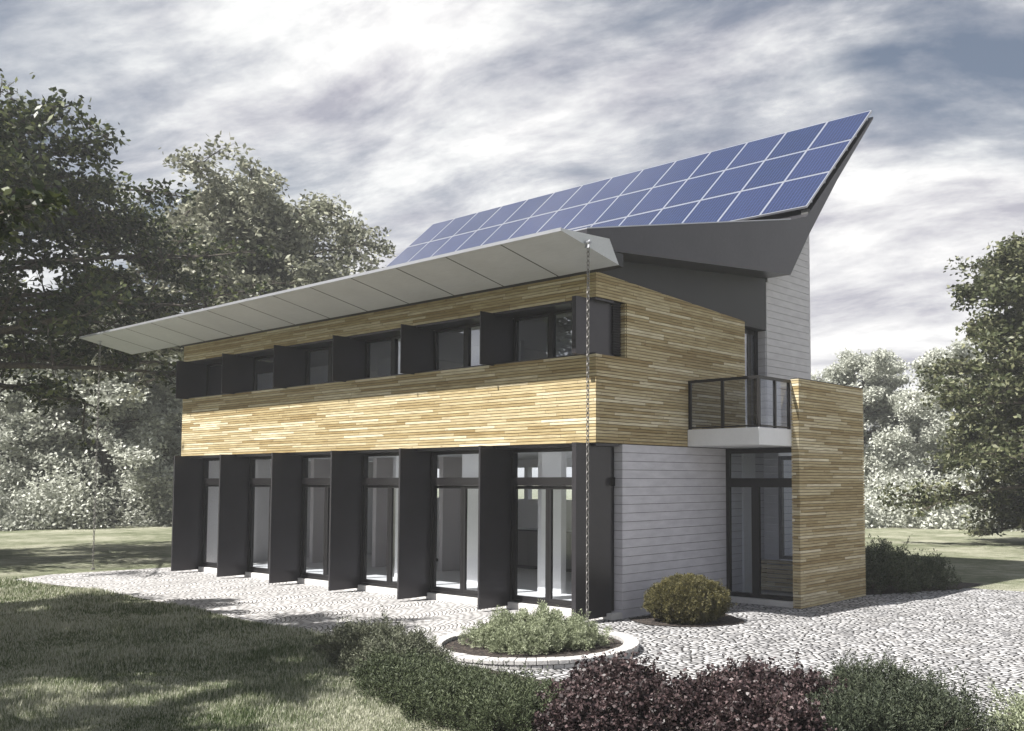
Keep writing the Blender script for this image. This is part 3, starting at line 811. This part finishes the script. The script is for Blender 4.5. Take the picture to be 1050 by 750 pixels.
conifer_shrub('juniper', [(1.35,-4.72,.55,.40,.20),(2.1,-5.0,.6,.45,.20),(2.1,-4.6,.45,.38,.12),(2.7,-4.8,.5,.45,.13)], 'jun3', 2, 3200, 36, .12, .030, 'fresh green juniper sprawling in front of the round planter kerb', SG)
conifer_shrub('juniper', [(2.95,-5.3,.5,.45,.22),(3.35,-4.8,.5,.45,.16),(3.65,-5.3,.45,.4,.22)], 'jun3', 3, 2300, 36, .12, .030, 'fresh green juniper pressed against the purple barberry', SG)
conifer_shrub('juniper', [(6.15,-2.95,.48,.5,.38),(6.75,-3.45,.48,.45,.36),(6.35,-3.9,.5,.4,.34),(5.75,-2.75,.4,.4,.34)], 'jun2', 4, 2800, 36, .13, .030, 'deep green juniper between the purple barberry and the cobbles', SG)
conifer_shrub('juniper', [(7.35,-2.75,.32,.3,.30),(7.75,-2.95,.4,.35,.33)], 'silver', 5, 900, 24, .11, .030, 'small grey green juniper at the lower right picture edge', SG)
conifer_shrub('spruce_shrub', [(PCX-.05,PCY+.1,.70,.62,.34),(PCX-.40,PCY-.15,.42,.40,.22),(PCX+.38,PCY+.3,.40,.40,.25),(PCX+.15,PCY-.35,.48,.35,.22)], 'silver', 6, 3600, 34, .075, .030, 'silvery green dwarf conifer mounded inside the round stone planter', None, .45, .075)
conifer_shrub('globe_conifer', [(1.0,1.05,.56,.56,.37),(.82,.9,.40,.40,.28),(1.2,1.2,.38,.38,.28)], 'gold', 7, 5200, 26, .05, .028, 'rounded golden brown conifer against the grey siding', None, .2, .0, zc=.33)
conifer_shrub('juniper', [(1.35,7.3,.75,.85,.62),(1.75,8.2,.6,.6,.45),(.9,8.0,.8,.8,.66)], 'jun3', 8, 2600, 26, .2, .055, 'dark green bush behind the end of the timber screen wall', None)

def barberry(name, mounds, seed, nshoot, nl, leaf, label):
    g = np.random.default_rng(seed); A = np.array([m[2] * m[3] for m in mounds]); pick = g.choice(len(mounds), nshoot, p=A / A.sum())
    cs, st = [], MB()
    for i in range(nshoot):
        x, y, rx, ry, h = mounds[pick[i]]
        az = g.uniform(0, 2 * math.pi); e = g.uniform(0, 1) ** .6
        hh = h * math.sqrt(max(.05, 1 - (e * .93) ** 2)) * g.uniform(.66, 1.15) * (1.28 if g.uniform() < .07 else 1)
        b0 = np.array([x + rx * .25 * e * math.cos(az), y + ry * .25 * e * math.sin(az), 0])
        tip = np.array([x + rx * e * math.cos(az), y + ry * e * math.sin(az), hh])
        midp = (b0 + tip) / 2 + np.array([0, 0, .28 * hh])
        s = g.uniform(.3, 1.0, size=(nl, 1)) ** .8
        c = (1 - s) ** 2 * b0 + 2 * s * (1 - s) * midp + s * s * tip
        c = c + g.normal(size=(nl, 3)) * .028 * (1.2 - s * .6)
        cs.append(c)
        if i % 3 == 0: st.tube([b0, midp, tip], [.006, .004, .002], 3, False)
    C = np.concatenate(cs); C = C[C[:, 2] > .01]
    t = empty(name, (mounds[0][0], mounds[0][1], 0)); tag(t, label, 'shrub', SG)
    link('foliage', leaf_mesh('foliage', *leaves_at(C, leaf, g, .5, .7, .5)), M['purple'], t)
    st.build('stems', M['bark'], t)
barberry('barberry', [(4.15,-4.35,.62,.6,.46),(3.65,-4.0,.5,.45,.38),(4.75,-4.9,.6,.55,.45),(4.5,-5.25,.5,.45,.40),(3.9,-4.75,.4,.4,.34)], 11, 2000, 30, .034, 'dense purple leaved barberry in the middle of the planting bed')
barberry('barberry', [(5.05,-3.6,.55,.5,.45),(5.55,-4.1,.55,.55,.46),(5.45,-3.3,.5,.45,.40),(5.9,-4.7,.6,.55,.48),(5.1,-4.35,.5,.5,.48)], 12, 2000, 30, .034, 'purple leaved barberry reaching towards the dark green juniper')

# wood edge undergrowth: uncountable strip of bushes
def undergrowth():
    g = np.random.default_rng(77); ms = []
    for px in list(range(-60, 260, 9)) + list(range(800, 1180, 9)):
        D = (54 if px < 400 else 49) + g.uniform(-2, 4); p = at_px(px, D)
        ms.append((p[0], p[1], g.uniform(1.0, 1.9), g.uniform(1., 1.8), g.uniform(.5, 3.4)))
    P, Nn = dome_points(g, ms, 90000, .2, .45)
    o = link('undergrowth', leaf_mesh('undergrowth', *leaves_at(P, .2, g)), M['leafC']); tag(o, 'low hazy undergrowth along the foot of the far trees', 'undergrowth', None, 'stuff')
undergrowth()

# ------------------------------------------------------------------ grass blades on the near lawn
def in_poly(px, py, poly):
    ins = np.zeros(len(px), bool); n = len(poly)
    for i in range(n):
        x1, y1 = poly[i]; x2, y2 = poly[(i + 1) % n]
        c = ((y1 > py) != (y2 > py)) & (px < (x2 - x1) * (py - y1) / (y2 - y1 + 1e-12) + x1); ins ^= c
    return ins
def grass():
    g = np.random.default_rng(5); N = 1500000
    # polar sampling about the camera keeps the density even in the picture
    a = R(YAW) + np.arctan((636.92 - g.uniform(-60, 900, N)) / FPX)
    yy = g.uniform(560, 790, N); D = 2.2 * FPX / (yy - 493.)
    x = camloc[0] - D * np.sin(a); y = camloc[1] + D * np.cos(a)
    bed = [(-1.7, -4.0), (-1.0, -3.55), (.0, -3.3), (4, -3.5), (9, -2.7), (9, -4.6), (5.5, -6.0), (4.4, -5.8), (3.2, -5.7), (2.3, -5.4), (1.39, -4.98), (.3, -4.6), (-1.0, -4.15)]
    k = (D < 26) & (~in_poly(x, y, terr)) & (~in_poly(x, y, drive)) & (~in_poly(x, y, bed)) & (y < .4) & (D > 5)
    k &= g.uniform(0, 1, N) < np.clip(.25 + (D - 6) * .0, 0, 1) + .25
    x, y, D = x[k], y[k], D[k]; n = len(x)
    h = g.uniform(.035, .085, n) * (.8 + .5 * np.sin(x * 1.7) * np.cos(y * 2.1)); w = .0035 + D * .00035
    az = g.uniform(0, 2 * np.pi, n); ln = g.uniform(.1, .7, n) * h
    dx, dy = np.cos(az), np.sin(az)
    P = np.zeros((n, 3, 3)); P[:, 0] = np.stack([x - dy * w, y + dx * w, np.full(n, -.01)], 1); P[:, 1] = np.stack([x + dy * w, y - dx * w, np.full(n, -.01)], 1)
    P[:, 2] = np.stack([x + dx * ln, y + dy * ln, h], 1)
    me = bpy.data.meshes.new('grass'); me.vertices.add(3 * n); me.vertices.foreach_set('co', P.reshape(-1).astype(np.float32))
    me.loops.add(3 * n); me.loops.foreach_set('vertex_index', np.arange(3 * n, dtype=np.int32))
    me.polygons.add(n); me.polygons.foreach_set('loop_start', np.arange(0, 3 * n, 3, dtype=np.int32)); me.update(calc_edges=True); me.validate()
    tag(link('grass', me, M['blade']), 'short mown grass blades of the near lawn', 'grass', None, 'stuff')
grass()

# ------------------------------------------------------------------ haze
hz = MB().box(-430, 430, -430, 430, -1.2, 19.5).build('haze', None); tag(hz, 'thin pale haze in the air over the garden', 'haze', None, 'stuff')
hm = bpy.data.materials.new('haze'); hm.use_nodes = True; nt = hm.node_tree; nt.nodes.clear()
ho = nt.nodes.new('ShaderNodeOutputMaterial'); pv = nt.nodes.new('ShaderNodeVolumePrincipled')
pv.inputs['Color'].default_value = (.93, .95, 1, 1); pv.inputs['Density'].default_value = .0010; pv.inputs['Anisotropy'].default_value = .1
nt.links.new(pv.outputs[0], ho.inputs['Volume']); hz.data.materials.append(hm)

# ------------------------------------------------------------------ world, sun, camera
SD = np.array([-.41, -1., 1.40]); SD /= np.linalg.norm(SD)
el = math.asin(SD[2]); azs = math.atan2(SD[0], SD[1])
w = bpy.data.worlds.new('World'); scene.world = w; w.use_nodes = True; nt = w.node_tree; nt.nodes.clear()
class WN(NT):
    def __init__(s): s.t = nt
n = WN()
out = nt.nodes.new('ShaderNodeOutputWorld'); bg = nt.nodes.new('ShaderNodeBackground'); bg.inputs['Strength'].default_value = .09
sky = nt.nodes.new('ShaderNodeTexSky'); sky.sky_type = 'NISHITA'; sky.sun_disc = False; sky.sun_elevation = el; sky.sun_rotation = azs % (2 * math.pi)
sky.air_density = 1.0; sky.dust_density = 1.5; sky.ozone_density = 1.5
geo = n.n('TexCoord').outputs['Generated']
sx = n.n('SeparateXYZ', i_Vector=geo); X, Y, Z = sx.outputs
zz = n.math('ADD', n.math('MAXIMUM', Z, 0.), .30)
pu_, pv_ = n.math('DIVIDE', X, zz), n.math('DIVIDE', Y, zz)
flat = n.n('CombineXYZ', i_X=pu_, i_Y=pv_).outputs[0]
ca = n.mapping(flat, (1, 1, 1), (0, 0, -R(YAW) + R(14)), (3.1, 1.7, 0))
warp = n.n('TexNoise', i_Scale=.55, i_Detail=3); n.set(warp.inputs['Vector'], ca)
ws = n.n('VectorMath', operation='SCALE'); n.set(ws.inputs[0], warp.outputs['Color']); ws.inputs['Scale'].default_value = .75
wa = n.n('VectorMath', operation='ADD'); n.set(wa.inputs[0], ca); n.set(wa.inputs[1], ws.outputs[0])
st1 = n.noise(n.mapping(wa.outputs[0], (.58, 1.3, 1)), 1.3, 10, .57, .15)
st2 = n.noise(n.mapping(wa.outputs[0], (.9, 1.7, 1)), 2.6, 10, .62, .1)
big = n.noise(n.mapping(ca, (.5, .8, 1)), .8, 3, .5)
k = n.math('ADD', n.math('MULTIPLY', st1, .75), n.math('ADD', n.math('MULTIPLY', st2, .18), n.math('MULTIPLY', big, .15)))
low = n.math('MULTIPLY', n.math('SUBTRACT', 1., n.math('MINIMUM', n.math('DIVIDE', n.math('MAXIMUM', Z, 0.), .36), 1.)), .18)
k = n.math('ADD', k, low)
skyc = n.mix(.82, sky.outputs[0], (.72, .84, 1.06))
cl = n.ramp(k, [(.485, (0, 0, 0)), (.535, (.3, .3, .3)), (.585, (.7, .7, .7)), (.65, (1, 1, 1))])
shade = n.ramp(st2, [(.36, (2.4, 2.38, 2.7)), (.64, (5.9, 5.85, 5.7))])
cc = n.mix(cl, skyc, shade)
nt.links.new(cc, bg.inputs['Color']); nt.links.new(bg.outputs[0], out.inputs['Surface'])

sl_ = bpy.data.lights.new('sun', 'SUN'); sl_.energy = 5.0; sl_.angle = R(.53); sl_.color = (1, .965, .91)
so_ = bpy.data.objects.new('sun', sl_); col.objects.link(so_)
from mathutils import Vector
so_.rotation_euler = Vector(SD).to_track_quat('Z', 'Y').to_euler(); so_.location = (-20, -40, 60)

cd = bpy.data.cameras.new('camera'); cam = bpy.data.objects.new('camera', cd); col.objects.link(cam)
cam.location = camloc; cam.rotation_euler = (R(90 + PITCHC), R(0), R(YAW))
cd.sensor_width = 36; cd.lens = FPX / 1050 * 36; cd.shift_x = -(636.92 - 525) / 1050; cd.shift_y = (432.2 - 375) / 1050
cd.clip_end = 2000; cd.clip_start = .1
scene.camera = cam
vs = scene.view_settings; scene.display_settings.display_device = 'sRGB'
vs.view_transform = 'Standard'; vs.look = 'None'; vs.gamma = 1; vs.exposure = 1.2
scene.render.engine = 'CYCLES'
cy = scene.cycles; cy.max_bounces = 7; cy.diffuse_bounces = 4; cy.glossy_bounces = 3; cy.transparent_max_bounces = 12; cy.volume_bounces = 1; cy.transmission_bounces = 4
cy.use_denoising = True; cy.sample_clamp_indirect = 6; cy.caustics_reflective = False; cy.caustics_refractive = False
